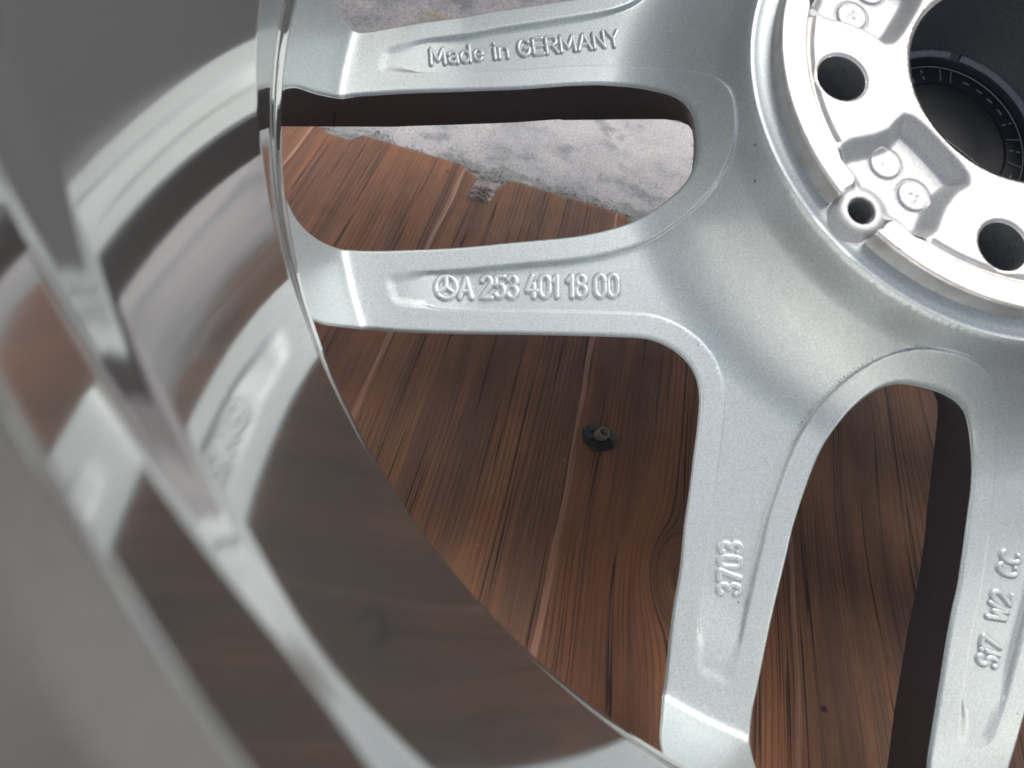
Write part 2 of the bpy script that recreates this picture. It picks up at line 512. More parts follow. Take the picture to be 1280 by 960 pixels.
# grit along the sheet's upper edge
gv, gf = [], []
ico = [(0, 0, 1), (.9, 0, .35), (.28, .85, .35), (-.73, .53, .35), (-.73, -.53, .35), (.28, -.85, .35), (.6, .5, -.4), (-.3, .8, -.4), (-.8, 0, -.4), (-.2, -.8, -.4), (.65, -.45, -.4)]
icf = [(0, 1, 2), (0, 2, 3), (0, 3, 4), (0, 4, 5), (0, 5, 1), (1, 6, 2), (2, 7, 3), (3, 8, 4), (4, 9, 5), (5, 10, 1), (2, 6, 7), (3, 7, 8), (4, 8, 9), (5, 9, 10), (1, 10, 6)]
for k in range(3200):
    x = random.uniform(-400, 20)
    off = abs(random.gauss(0, 5.5)) * (0.15 + 1.5 * abs(math.sin(x / 21.0 + 1) * math.sin(x / 7.7)) ** 1.5)
    fx = (x - [f for f in FOLDS if f <= x][-1]) if x > FOLDS[0] else 50
    y0 = 339.0 if 10 < fx < 27 else 347.0
    sz = random.uniform(0.2, 0.6) * (1.9 if random.random() < 0.05 else 1)
    y = y0 + off + 0.6
    a = random.uniform(0, 6.28); o = len(gv)
    for px, py, pz in ico:
        q = random.uniform(0.7, 1.2) * sz
        gv.append((x + (px * math.cos(a) - py * math.sin(a)) * q, y + (px * math.sin(a) + py * math.cos(a)) * q, sz * 0.3 + pz * q * 0.7))
    gf += [tuple(o + t for t in f) for f in icf]
grit = mesh_obj('grit', gv, gf, DIRT, smooth=False)
tag(grit, 'dark damp grit and dirt gathered along the upper edge of the wood sheet', 'grit', kind='stuff')

# crumpled chip with raised wavy strands
def mat_chip():
    a = Mat('dried_foam')
    co = a.coords()
    c = a.ramp(a.noise(co, 300, 4, 0.7), [(0.3, (0.14, 0.105, 0.10)), (0.55, (0.32, 0.26, 0.245)), (0.75, (0.55, 0.48, 0.44))])
    a.l(c, a.b.inputs['Base Color']); a.set(Roughness=0.45)
    a.bump(a.noise(co, 500, 3), 0.4, 0.0006)
    return a.m
CHIP = mat_chip()
vs, fs = [], []
N = 44
for j in range(N):
    for i in range(N):
        u = i / (N - 1) * 2 - 1; v = j / (N - 1) * 2 - 1          # v: +1 towards the sheet's end
        px = -182.6 + u * 7.4 * (1 + 0.06 * v) + 0.9 * v
        py = 326.0 + v * 10.6 + 0.9 * math.sin(4 * u + 1) * (1 - v) / 2 + 1.5 * u
        h = 2.2 * (1 - abs(u) ** 8) * (1 - abs(v) ** 10)
        if v < 0.3: h += 1.1 * math.sin(17 * v + 3.0 * math.sin(4.3 * u + 2 * v) + 1.5 * math.sin(9 * u)) * (1 - abs(u) ** 4) * min(1, (0.3 - v) * 3) * (1 - v ** 8)
        vs.append((px, py, ZT + max(0.02, h)))
for j in range(N - 1):
    for i in range(N - 1):
        fs.append((j * N + i, j * N + i + 1, (j + 1) * N + i + 1, (j + 1) * N + i))
chip = mesh_obj('foam_chip', vs, fs, CHIP)
tag(chip, 'small crumpled grey-brown chip lying at the notched edge of the wood sheet', 'chip')

# ------------------------------------------------------------------ contours of the wheel openings (mm)
H1 = [(167.2, -138.2), (164.6, -140.0), (161.5, -141.3), (159.0, -141.5), (156.3, -141.7), (152.6, -142.1), (148.8, -142.3), (143.3, -140.3), (140.0, -137.8), (136.6, -135.2), (133.2, -132.7), (129.9, -130.2), (124.1, -125.5), (118.3, -120.7), (112.5, -116.0), (106.7, -111.3), (100.9, -106.6), (96.7, -103.3), (92.4, -100.2), (88.1, -97.0), (83.9, -93.8), (79.8, -90.4), (77.8, -88.7), (75.8, -86.9), (74.0, -85.0), (72.3, -83.0), (70.9, -80.9), (69.8, -78.6), (68.9, -76.1), (68.4, -73.5), (68.1, -70.7), (68.0, -67.8), (68.3, -65.5), (68.7, -63.2), (69.5, -60.9), (70.4, -58.7), (71.4, -56.8), (73.2, -53.9), (75.1, -51.4), (77.0, -48.9), (78.9, -46.6), (80.9, -44.6), (82.8, -43.2), (85.7, -41.9), (88.5, -41.6), (91.3, -41.9), (93.5, -42.2), (95.8, -42.5), (98.2, -42.9), (100.7, -43.4), (104.4, -44.4), (108.2, -45.9), (112.4, -47.8), (114.7, -49.0), (116.9, -50.2), (119.2, -51.5), (121.4, -52.9), (124.5, -55.0), (127.6, -57.2), (130.7, -59.4), (133.8, -61.6), (136.9, -63.8), (140.0, -66.0), (143.2, -68.1), (146.3, -70.3), (149.4, -72.5), (152.5, -74.8), (155.5, -77.1), (158.5, -79.4), (161.4, -81.8), (164.4, -84.2), (167.4, -86.6), (169.1, -88.0), (170.9, -89.5), (172.6, -91.0), (174.4, -92.5), (176.0, -94.1), (178.2, -96.3), (180.6, -97.8), (183.0, -98.7), (186.0, -99.8), (187.8, -101.3), (188.9, -103.6), (188.7, -106.7), (187.2, -109.5)]
H2 = [(203.4, -73.6), (200.9, -73.8), (195.8, -73.7), (191.4, -72.6), (187.9, -69.5), (184.6, -66.1), (181.2, -62.8), (174.1, -56.2), (166.9, -49.8), (159.6, -43.4), (152.4, -37.1), (145.2, -30.7), (141.2, -27.1), (137.1, -23.5), (133.1, -19.8), (129.1, -16.2), (125.2, -12.4), (123.5, -9.8), (122.2, -6.8), (121.4, -4.6), (120.9, -2.4), (120.6, 0.8), (120.8, 3.8), (121.5, 6.1), (122.7, 8.7), (124.3, 11.2), (126.5, 13.6), (128.9, 15.9), (131.5, 18.3), (134.4, 21.0), (137.4, 23.5), (139.4, 25.3), (141.3, 27.1), (143.3, 28.9), (145.3, 30.6), (147.3, 32.4), (150.2, 34.9), (153.1, 37.3), (156.2, 40.1), (157.7, 41.7), (159.3, 43.2), (162.5, 46.3), (164.4, 47.9), (166.3, 49.5), (168.2, 51.0), (170.2, 52.6), (172.1, 54.2), (175.1, 56.8), (178.0, 59.5), (180.9, 62.2), (183.8, 64.9), (186.7, 67.6), (189.5, 70.2), (192.7, 72.0), (196.4, 72.6), (200.0, 72.5), (203.5, 72.2)]
H3 = [(187.2, 109.5), (188.7, 106.7), (188.9, 103.6), (187.8, 101.3), (186.0, 99.8), (183.0, 98.7), (180.6, 97.8), (178.2, 96.3), (174.4, 92.5), (172.2, 90.9), (170.1, 89.4), (168.0, 87.8), (165.9, 86.3), (162.8, 84.0), (159.7, 81.6), (156.6, 79.3), (153.5, 77.0), (150.3, 74.7), (147.0, 72.4), (143.7, 70.1), (140.4, 67.8), (137.0, 65.5), (133.7, 63.2), (131.9, 61.8), (130.1, 60.5), (126.8, 58.5), (124.4, 57.1), (122.0, 55.7), (119.5, 54.3), (117.1, 53.0), (113.5, 51.1), (109.9, 49.3), (106.8, 48.0), (104.0, 47.1), (101.3, 46.4), (98.8, 45.7), (96.4, 45.1), (94.1, 44.5), (91.9, 44.1), (88.7, 43.8), (85.7, 43.8), (83.3, 44.4), (81.3, 45.6), (79.3, 47.6), (77.1, 50.4), (75.2, 52.9), (73.3, 55.6), (71.7, 58.1), (70.2, 60.9), (69.0, 63.6), (68.3, 66.1), (68.0, 68.6), (68.1, 70.9), (68.3, 73.1), (69.4, 77.3), (70.9, 80.9), (72.8, 83.8), (75.2, 86.5), (77.0, 88.0), (78.8, 89.5), (80.6, 91.0), (82.4, 92.4), (84.2, 93.9), (87.4, 96.5), (90.6, 99.2), (93.9, 101.8), (97.1, 104.4), (100.3, 106.9), (102.7, 108.5), (105.2, 110.0), (110.6, 113.9), (114.7, 117.0), (118.8, 120.2), (122.9, 123.4), (127.0, 126.5), (130.2, 129.0), (133.5, 131.5), (136.7, 134.0), (139.9, 136.5), (143.1, 138.9), (143.3, 140.3), (148.8, 142.3), (152.6, 142.1), (156.3, 141.7), (159.0, 141.5), (161.5, 141.3), (164.6, 140.0), (167.2, 138.2)]
def rp(r, a):
    return (r * math.cos(math.radians(a)), r * math.sin(math.radians(a)))
H1 = H1 + [rp(221.5, -31.0), rp(222, -35), rp(221.5, -39.0)]
H2 = H2 + [rp(222, 20.2), rp(222, 10), rp(222, 0), rp(222, -10), rp(222, -20.6)]
H3 = H3 + [rp(221.5, 39.0), rp(222, 35), rp(221.5, 31.0)]
def rotp(pts, a):
    a = math.radians(a); p = np.array(pts, float)
    return np.stack([p[:, 0] * math.cos(a) - p[:, 1] * math.sin(a), p[:, 0] * math.sin(a) + p[:, 1] * math.cos(a)], 1)
def resample(p, step):
    q = np.r_[p, p[:1]]
    L = np.r_[0, np.cumsum(np.linalg.norm(np.diff(q, axis=0), axis=1))]
    n = max(8, int(L[-1] / step))
    s = np.linspace(0, L[-1], n, endpoint=False)
    return np.stack([np.interp(s, L, q[:, 0]), np.interp(s, L, q[:, 1])], 1)
def smooth_closed(pts, step, sig):
    p = resample(np.array(pts, float), 0.5)
    n = len(p); k = np.fft.fftfreq(n) * 2 * math.pi / 0.5
    g = np.exp(-(k * sig) ** 2 / 2)
    p = np.stack([np.fft.ifft(np.fft.fft(p[:, c]) * g).real for c in (0, 1)], 1)
    return resample(p, step)
HOLES = []      # (contour, type, angle, fine)
for k in range(5):
    a = 72 * k
    aw = ((a + 180) % 360) - 180
    HOLES.append((smooth_closed(rotp(H2, aw), 0.6 if abs(aw) < 100 else 2.0, 2.2), 'B', aw))
    if aw == 0: HOLES.append((smooth_closed(H3, 0.6, 2.0), 'A', 36))
    elif aw == -72: HOLES.append((smooth_closed(H1, 0.6, 2.0), 'A', -36))
    else:
        HOLES.append((smooth_closed(rotp(H1, aw + 72), 2.0, 2.0), 'A', aw + 36))

def in_poly(P, poly):
    x, y = P[:, 0], P[:, 1]
    inside = np.zeros(len(P), bool)
    x0, y0 = poly[:, 0], poly[:, 1]
    x1, y1 = np.roll(x0, -1), np.roll(y0, -1)
    lo, hi = poly.min(0), poly.max(0)
    sel = np.where((x > lo[0]) & (x < hi[0]) & (y > lo[1]) & (y < hi[1]))[0]
    for c in range(0, len(sel), 4000):
        s = sel[c:c + 4000]
        X, Y = x[s][:, None], y[s][:, None]
        cond = (y0[None] > Y) != (y1[None] > Y)
        xi = (x1 - x0)[None] * (Y - y0[None]) / np.where(y1 == y0, 1e-9, y1 - y0)[None] + x0[None]
        inside[s] = (np.sum(cond & (X < xi), 1) % 2) == 1
    return inside
def dist_poly(P, poly, dmax, closed=True):
    d = np.full(len(P), dmax, float)
    a = poly; b = np.roll(poly, -1, 0)
    if not closed: a, b = a[:-1], b[:-1]
    lo, hi = poly.min(0) - dmax, poly.max(0) + dmax
    sel = np.where((P[:, 0] > lo[0]) & (P[:, 0] < hi[0]) & (P[:, 1] > lo[1]) & (P[:, 1] < hi[1]))[0]
    ab = b - a; L2 = np.maximum((ab ** 2).sum(1), 1e-12)
    for c in range(0, len(sel), 2500):
        s = sel[c:c + 2500]
        ap = P[s][:, None] - a[None]
        t = np.clip((ap * ab[None]).sum(2) / L2[None], 0, 1)
        dd = ((ap - t[..., None] * ab[None]) ** 2).sum(2).min(1)
        d[s] = np.minimum(d[s], np.sqrt(dd))
    return d
DMAX = 18.0
def hole_dist(P):
    d = np.full(len(P), DMAX)
    for poly, ty, a in HOLES:
        d = np.minimum(d, dist_poly(P, poly, DMAX))
    return d

def lin(r): return -37.9 - 0.165 * (r - 95)
def base_z(r):
    t = np.clip((r - 80) / 35, 0, 1)
    x = r - 203.6
    f = np.clip(0.5 * (x + np.sqrt(x * x + 4.0)) / 14.2, 0, 1.15)
    return lin(r) + 28 * (1 - t) ** 2.2 + 30 * f ** 1.3
BW = 7.3
def field_mask(r, d):
    s1 = d - BW; s2 = 193.5 - r; Rr = 4.2
    q = np.maximum(Rr - s1, 0); u = np.maximum(Rr - s2, 0)
    s = np.where((q > 0) & (u > 0), Rr - np.hypot(q, u), np.minimum(s1, s2))
    wd = 1.2 + 3.0 * smooth01((r - 178) / 10)
    return smooth01(s / wd) * smooth01((r - 80.5) / 5) * (0.22 + 0.78 * smooth01((190 - r) / 24))
def spoke_z(P):
    r = np.hypot(P[:, 0], P[:, 1]); d = hole_dist(P)
    z = base_z(r) - 2.3 * field_mask(r, d)
    e = np.clip(1.1 - d, 0, 1.1)
    z = z - (1.1 - np.sqrt(np.maximum(1.1 ** 2 - e ** 2, 0)))
    return z

# ------------------------------------------------------------------ point cloud for the spoke web
R_IN, R_OUT = 80.0, 217.2
pts = []
bpts = []
for poly, ty, a in HOLES:
    fine = abs(a) < 100
    nrm = np.roll(poly, -1, 0) - np.roll(poly, 1, 0)
    nrm /= np.linalg.norm(nrm, axis=1)[:, None]
    nrm = np.stack([nrm[:, 1], -nrm[:, 0]], 1)
    # make it point out of the hole
    tst = in_poly(poly[:1] + nrm[:1] * 0.3, poly)[0]
    if tst: nrm = -nrm
    bpts.append(poly)
    offs = [0.12, 0.35, 0.7, 1.1, 1.6, 2.6, 4.0, 5.6, 6.8, 7.3, 7.7, 8.1, 8.5, 8.9, 9.6, 11.0] if fine else [0.5, 1.6, 4.0, 7.0, 8.0, 9.0]
    for j, o in enumerate(offs):
        c = poly + nrm * o
        st = 1 if o < 1.2 or 7 < o < 9 else 2
        pts.append((c[(j % 2)::st], o))
cand = []
for c, o in pts:
    d = hole_dist(c)
    cand.append(c[np.abs(d - o) < max(0.06, 0.05 * o)])
cand = np.concatenate(cand)
# background lattice
g = np.arange(-222, 222, 2.2)
gx, gy = np.meshgrid(g, g)
gx = gx + (np.arange(len(g)) % 2)[:, None] * 1.1
lat = np.stack([gx.ravel(), gy.ravel()], 1) + rng.uniform(-0.25, 0.25, (gx.size, 2))
d = hole_dist(lat)
ang = np.degrees(np.arctan2(lat[:, 1], lat[:, 0]))
lat = lat[(d > np.where(np.abs(ang) < 100, 2.0, 3.0))]
rings = []
for r in list(np.arange(80, 92, 1.0)) + [138.0] + list(np.arange(186, 194, 0.7)) + list(np.arange(202, 217.2, 0.9)) + [R_OUT]:
    n = int(2 * math.pi * r / 1.1)
    a = np.arange(n) * 2 * math.pi / n
    rings.append(np.stack([r * np.cos(a), r * np.sin(a)], 1))
rings = np.concatenate(rings)
d = hole_dist(rings)
rings = rings[d > 0.5]
inner = np.concatenate([cand, lat, rings])
rr = np.hypot(inner[:, 0], inner[:, 1])
inner = inner[(rr >= R_IN - 1e-6) & (rr <= R_OUT + 1e-6)]
ins = np.zeros(len(inner), bool)
for poly, ty, a in HOLES: ins |= in_poly(inner, poly)
inner = inner[~ins]
# thin near-duplicates
key = np.round(inner / 0.16).astype(np.int64)
_, ui = np.unique(key, axis=0, return_index=True)
inner = inner[np.sort(ui)]
bp = np.concatenate(bpts)
bp = bp[(np.hypot(bp[:, 0], bp[:, 1]) <= R_OUT + 3)]
allp = np.concatenate([bp, inner])
res = delaunay_2d_cdt([Vector((float(x), float(y))) for x, y in allp], [], [], 0, 1e-5)
VP = np.array([(v.x, v.y) for v in res[0]])
FT = np.array([f for f in res[2] if len(f) == 3])
cen = VP[FT].mean(1)
keep = np.hypot(cen[:, 0], cen[:, 1]) > R_IN - 0.1
cr = np.hypot(cen[:, 0], cen[:, 1])
for poly, ty, a in HOLES: keep &= ~in_poly(cen, poly)
keep &= (cr < R_OUT + 0.8)
FT = FT[keep]; cen = cen[keep]
# consistent winding
A = VP[FT]
area = (A[:, 1, 0] - A[:, 0, 0]) * (A[:, 2, 1] - A[:, 0, 1]) - (A[:, 1, 1] - A[:, 0, 1]) * (A[:, 2, 0] - A[:, 0, 0])
FT[area < 0] = FT[area < 0][:, ::-1]
FT = FT[np.abs(area) > 1e-4]; cen = VP[FT].mean(1)
Z = spoke_z(VP)
eps = 0.12
ZX = (spoke_z(VP + [eps, 0]) - spoke_z(VP - [eps, 0])) / (2 * eps)
ZY = (spoke_z(VP + [0, eps]) - spoke_z(VP - [0, eps])) / (2 * eps)
slope = np.hypot(ZX, ZY); lim = np.minimum(1, 4.0 / np.maximum(slope, 1e-6))
NV = np.stack([-ZX * lim, -ZY * lim, np.ones(len(VP))], 1)
NV /= np.linalg.norm(NV, axis=1)[:, None]
print('spoke web', len(VP), len(FT))

wheel = empty('alloy_wheel', to_world((0, 0, -88)))
wheel.rotation_euler = Matrix(RW.tolist()).to_euler()
bpy.context.view_layer.update()
FRAME = 'wheel'
tag(wheel, 'silver alloy wheel lying face down, its back with cast lettering in view', 'wheel')

# spoke angles (deg at r ~ 180): assign each triangle beyond r = 138 to the gap-to-gap sector it lies in
sp_ang = []
for k in range(5):
    for s in (-21.5, 21.5): sp_ang.append(((72 * k + s + 180) % 360) - 180)
sp_ang = np.array(sp_ang)
ca = np.degrees(np.arctan2(cen[:, 1], cen[:, 0])); crr = np.hypot(cen[:, 0], cen[:, 1])
# spokes lean: compare at equal radius with a leaning centre line
def lean(r): return 21.5 + (r - 180) * 0.105
part = np.full(len(FT), -1)
best = np.full(len(FT), 1e9)
for i in range(10):
    k, s = divmod(i, 2); sg = -1 if s == 0 else 1
    c0 = 72 * k + sg * lean(crr)
    dd = np.abs((ca - c0 + 180) % 360 - 180)
    b = dd < best
    best[b] = dd[b]; part[b] = i
part[crr < 138] = -1

def bottom(P2):
    r = np.hypot(P2[:, 0], P2[:, 1])
    return np.maximum(lin(r) - 21.0, -84.0)

def wall_strip(poly, ty, a):
    """top and lower rim of an opening's side walls: upright in the narrow openings (rounded in under
    the hub end), undercut in the wide ones; beyond the fillet the lower rim runs on straight to the barrel"""
    nrm = np.roll(poly, -1, 0) - np.roll(poly, 1, 0)
    nrm /= np.linalg.norm(nrm, axis=1)[:, None]
    nrm = np.stack([nrm[:, 1], -nrm[:, 0]], 1)
    if in_poly(poly[:1] + nrm[:1] * 0.3, poly)[0]: nrm = -nrm
    r = np.hypot(poly[:, 0], poly[:, 1])
    an = (np.degrees(np.arctan2(poly[:, 1], poly[:, 0])) - a + 180) % 360 - 180
    drop = 21.0 if ty == 'A' else 9.0
    z0 = spoke_z(poly)
    zb = np.maximum(lin(r) - drop, -84.0)
    uc = np.full(len(poly), 0.3) if ty == 'A' else 8.0 + 0.95 * np.maximum(z0 - lin(r), 0) * smooth01((r - 195) / 6)
    bot = poly + nrm * uc[:, None]
    for sgn in (-1, 1):
        side = (an * sgn > 0); ref = side & (r > 168) & (r < 186); far = side & (r >= 186)
        if ty == 'B':                              # tucked in square under the spoke's end
            i_hi = np.where(ref)[0][np.argmax(r[ref])]
            bot[far] = poly[far] + nrm[i_hi] * uc[far][:, None]
    if ty == 'A':
        for sgn in (-1, 1):                        # run on straight to the barrel
            side = (an * sgn > 0); ref = side & (r > 168) & (r < 186); far = side & (r >= 186)
            p_lo = poly[ref][np.argmin(r[ref])]; p_hi = poly[ref][np.argmax(r[ref])]
            dv = (p_hi - p_lo) / np.linalg.norm(p_hi - p_lo)
            i_hi = np.where(ref)[0][np.argmax(r[ref])]
            b0 = poly[i_hi] + nrm[i_hi] * 0.3
            bot[far] = b0 + dv * (((poly[far] - poly[i_hi]) @ dv) * 1.7)[:, None]
        # under the hub end the lower rim reaches further in than the upper one
        mirror = (a == 36)
        can = poly * [1, -1] if mirror else rotp(poly, -(a + 36))
        low = np.array([(83.9, -93.8), (66, -79.2), (55.5, -70.6), (52.0, -67.0), (50.6, -63.5), (51.2, -60.0), (55.2, -55.5), (60.4, -51.0), (68.0, -45.0), (77.0, -39.5), (86.0, -37.0), (96.0, -38.8), (108.0, -44.0)])
        lo_s = np.r_[0, np.cumsum(np.linalg.norm(np.diff(low, axis=0), axis=1))]
        rc = np.hypot(can[:, 0], can[:, 1])
        idx = np.where((rc < 127) & ((can[:, 1] < -75) | (rc < 117)))[0]
        pc = can[idx]
        if mirror: idx = idx[::-1]; pc = pc[::-1]
        ps = np.r_[0, np.cumsum(np.linalg.norm(np.diff(pc, axis=0), axis=1))]; ps /= ps[-1]
        q = np.stack([np.interp(ps * lo_s[-1], lo_s, low[:, k]) for k in (0, 1)], 1)
        q = q * [1, -1] if mirror else rotp(q, a + 36)
        bot[idx] = q
        zb[idx] = np.minimum(zb[idx], -57.5)
    outer = r > 217.0
    return poly, bot, z0, zb, nrm, ~outer

def build_web(name, mask, holes_filter, parent):
    f = FT[mask]
    idx, inv = np.unique(f, return_inverse=True)
    f2 = inv.reshape(f.shape)
    verts = np.c_[VP[idx], Z[idx]]
    norms = NV[idx]
    faces = [tuple(t) for t in f2]
    mi = [0] * len(faces)
    verts = list(map(tuple, verts)); norms = list(map(tuple, norms))
    # underside, flat
    nb = len(verts)
    P2 = VP[idx]
    d = hole_dist(P2)
    zb = bottom(P2); rb_ = np.hypot(P2[:, 0], P2[:, 1])
    # walls
    for poly, ty, a in HOLES:
        top, bot, z0, z1, nrm, live = wall_strip(poly, ty, a)
        n = len(poly)
        ok = holes_filter(poly) & live
        if not ok.any(): continue
        lev = [0.0, 0.12, 0.5, 1.0, 2.0]
        o0 = len(verts)
        for q in range(n):
            for t in lev:
                if t == 2.0:
                    p = bot[q] + nrm[q] * 4.0
                    verts.append((p[0], p[1], z1[q] - 0.5)); norms.append((0, 0, -1)); continue
                p = top[q] * (1 - t) + bot[q] * t
                verts.append((p[0], p[1], z0[q] * (1 - t) + z1[q] * t - (0.15 if t == 0 else 0)))
                norms.append((-nrm[q][0], -nrm[q][1], -0.25))
        for q in range(n):
            q2 = (q + 1) % n
            rm = np.hypot(*(poly[q] + poly[q2])) / 2
            if not (ok[q] and ok[q2]) or (rm < 138.0) != (name == 'hub'): continue
            for t in range(4):
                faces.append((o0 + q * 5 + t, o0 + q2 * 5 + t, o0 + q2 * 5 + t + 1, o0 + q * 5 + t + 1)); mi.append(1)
    # underside
    o1 = len(verts)
    sh = np.zeros_like(P2)
    for p, z in zip(P2, zb):
        verts.append((p[0], p[1], z)); norms.append((0, 0, -1))
    for t in f2:
        if d[t].min() < (17.9 if rb_[t].min() < 114 else 10.5) or rb_[t].max() > 203: continue
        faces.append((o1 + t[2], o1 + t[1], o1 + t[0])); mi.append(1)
    used = np.unique(np.concatenate([np.array(x) for x in faces]))
    remap = -np.ones(len(verts), int); remap[used] = np.arange(len(used))
    verts = np.array(verts)[used]; norms = np.array(norms)[used]
    norms /= np.linalg.norm(norms, axis=1)[:, None]
    faces = [tuple(remap[list(x)]) for x in faces]
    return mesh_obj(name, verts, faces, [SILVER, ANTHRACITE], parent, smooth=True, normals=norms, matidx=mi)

hub = build_web('hub', part == -1, lambda p: np.hypot(p[:, 0], p[:, 1]) < 139.0, wheel)
spokes = []
for i in range(10):
    k, s = divmod(i, 2); sg = -1 if s == 0 else 1
    def filt(p, k=k, sg=sg):
        r = np.hypot(p[:, 0], p[:, 1]); an = np.degrees(np.arctan2(p[:, 1], p[:, 0]))
        dd = np.abs((an - (72 * k + sg * lean(r)) + 180) % 360 - 180)
        return (r > 137.5) & (r < 218.5) & (dd < 12.0)
    spokes.append(build_web('spoke', part == i, filt, wheel))

# ------------------------------------------------------------------ barrel
prof = [(217.0, -30.0), (217.0, -27.6), (217.75, -25.0), (218.0, -24.4), (218.35, -24.1), (218.7, -22.2), (218.75, -18.0), (219.0, 0.2), (238.4, 99.5), (239.6, 103.5), (240.9, 108.3), (242.0, 130.7), (245.1, 137.3), (245.4, 147.0), (247.2, 151.8), (251.0, 153.0), (257.0, 153.0), (259.0, 150.0), (259.0, 144.0), (256.0, 142.0), (250.0, 139.0), (248.0, 132.0), (245.5, 110.0), (242.0, 96.0), (223.5, 6.0), (222.5, -20.0), (224.0, -40.0), (236.0, -52.0), (243.0, -60.0), (246.0, -73.0), (256.0, -76.0), (258.0, -79.0), (258.0, -86.0), (256.0, -88.0), (248.0, -88.0), (241.0, -85.0), (234.0, -74.0), (227.0, -52.0), (221.5, -36.0), (218.6, -31.5)]
rads = [1.0] * len(prof)
rads[2] = rads[3] = rads[4] = rads[5] = 0.5
for i in (8, 9): rads[i] = 3.0
rads[10] = 2.5; rads[11] = 1.5; rads[12] = 1.5
vs, fs, ns = lathe_rounded(prof, rads, 360)
def mat_lip():
    a = Mat('satin_lip'); co = a.coords()
    a.l(a.ramp(a.noise(co, 1500, 2), [(0.3, (0.27, 0.262, 0.25)), (0.7, (0.32, 0.31, 0.298))]), a.b.inputs['Base Color'])
    a.set(Metallic=0.88, Roughness=0.42); return a.m
va = np.array(vs)
lipm = [1 if va[list(f), 2].mean() > 131.0 else 0 for f in fs]
barrel = mesh_obj('barrel', vs, fs, [BARREL, mat_lip()], wheel, normals=ns, matidx=lipm)

# ------------------------------------------------------------------ hub mounting pad
POCK = [(62.3, -18.3), (57.6, -17.7), (51.9, -14.9), (46.5, -13.3), (42.1, -14.0), (38.0, -14.0), (36.0, -11.0), (35.4, -6.0), (35.4, 0.4), (35.6, 7.2), (36.4, 12.3), (39.0, 14.9), (44.4, 14.0), (50.6, 15.0), (54.6, 16.6), (58.4, 18.3), (63.2, 17.7), (65.6, 14.8), (66.2, 8.0), (68.4, 6.9), (71.0, 7.6), (75.4, 6.5), (78.2, 3.0), (78.8, 0.0), (78.2, -3.0), (75.4, -6.5), (71.0, -7.6), (68.4, -6.9), (66.2, -8.0), (65.6, -15.0)]
R_PAD, R_BORE, R_GRV = 74.0, 33.3, 65.0
pock0 = smooth_closed(POCK, 0.4, 0.9)
pocks = [rotp(pock0, 72 * k) for k in range(5)]
bolts = [rp(55.9, 36 + 72 * k) for k in range(5)]
def pad_z(P):
    r = np.hypot(P[:, 0], P[:, 1])
    z = -0.5 * smooth01((R_GRV + 0.5 - r) / 1.0) - 1.3 * np.exp(-((r - R_GRV) / 1.05) ** 2)
    e = np.clip(1.0 - (R_PAD - r), 0, 1.0); z = z - (1 - np.sqrt(np.maximum(1 - e * e, 0)))
    e = np.clip(1.4 - (r - R_BORE), 0, 1.4); z = z - e * 0.9
    for bx, by in bolts:
        e = np.clip(0.8 - (np.hypot(P[:, 0] - bx, P[:, 1] - by) - 7.5), 0, 0.8); z = z - e * 0.8
    d = np.full(len(P), 3.0)
    for q in pocks: d = np.minimum(d, dist_poly(P, q, 3.0))
    e = np.clip(0.5 - d, 0, 0.5); z = z - (0.5 - np.sqrt(np.maximum(0.25 - e * e, 0)))
    return z
def tri_region(points, inside_fn):
    key = np.round(points / 0.1).astype(np.int64)
    _, ui = np.unique(key, axis=0, return_index=True)
    points = points[np.sort(ui)]
    res = delaunay_2d_cdt([Vector((float(x), float(y))) for x, y in points], [], [], 0, 1e-5)
    V = np.array([(v.x, v.y) for v in res[0]]); F = np.array([f for f in res[2] if len(f) == 3])
    F = F[inside_fn(V[F].mean(1))]
    A = V[F]; ar = (A[:, 1, 0] - A[:, 0, 0]) * (A[:, 2, 1] - A[:, 0, 1]) - (A[:, 1, 1] - A[:, 0, 1]) * (A[:, 2, 0] - A[:, 0, 0])
    F[ar < 0] = F[ar < 0][:, ::-1]
    F = F[np.abs(ar) > 1e-5]
    return V, F
def grad_normals(fn, V, eps=0.08, mx=4.0):
    zx = (fn(V + [eps, 0]) - fn(V - [eps, 0])) / (2 * eps); zy = (fn(V + [0, eps]) - fn(V - [0, eps])) / (2 * eps)
    s = np.hypot(zx, zy); l = np.minimum(1, mx / np.maximum(s, 1e-6))
    n = np.stack([-zx * l, -zy * l, np.ones(len(V))], 1)
    return n / np.linalg.norm(n, axis=1)[:, None]
def circ_pts(r, step, c=(0, 0)):
    n = int(2 * math.pi * r / step); a = np.arange(n) * 2 * math.pi / n
    return np.stack([c[0] + r * np.cos(a), c[1] + r * np.sin(a)], 1)
def pad_inside(c):
    r = np.hypot(c[:, 0], c[:, 1]); k = (r < R_PAD) & (r > R_BORE)
    for b in bolts: k &= np.hypot(c[:, 0] - b[0], c[:, 1] - b[1]) > 7.5
    for q in pocks: k &= ~in_poly(c, q)
    return k
P = [circ_pts(r, 0.6) for r in (R_PAD, R_PAD - 0.1, R_PAD - 0.3, R_PAD - 0.6, R_PAD - 1.0, R_BORE, R_BORE + 0.7, R_BORE + 1.4)]
P += [circ_pts(R_GRV + o, 0.8) for o in (-2.4, -1.8, -1.3, -0.9, -0.5, -0.2, 0.1, 0.4, 0.7, 1.1, 1.5, 2.0)]
for b in bolts: P += [circ_pts(7.5 + o, 0.5, b) for o in (0, 0.4, 0.8, 1.4)]
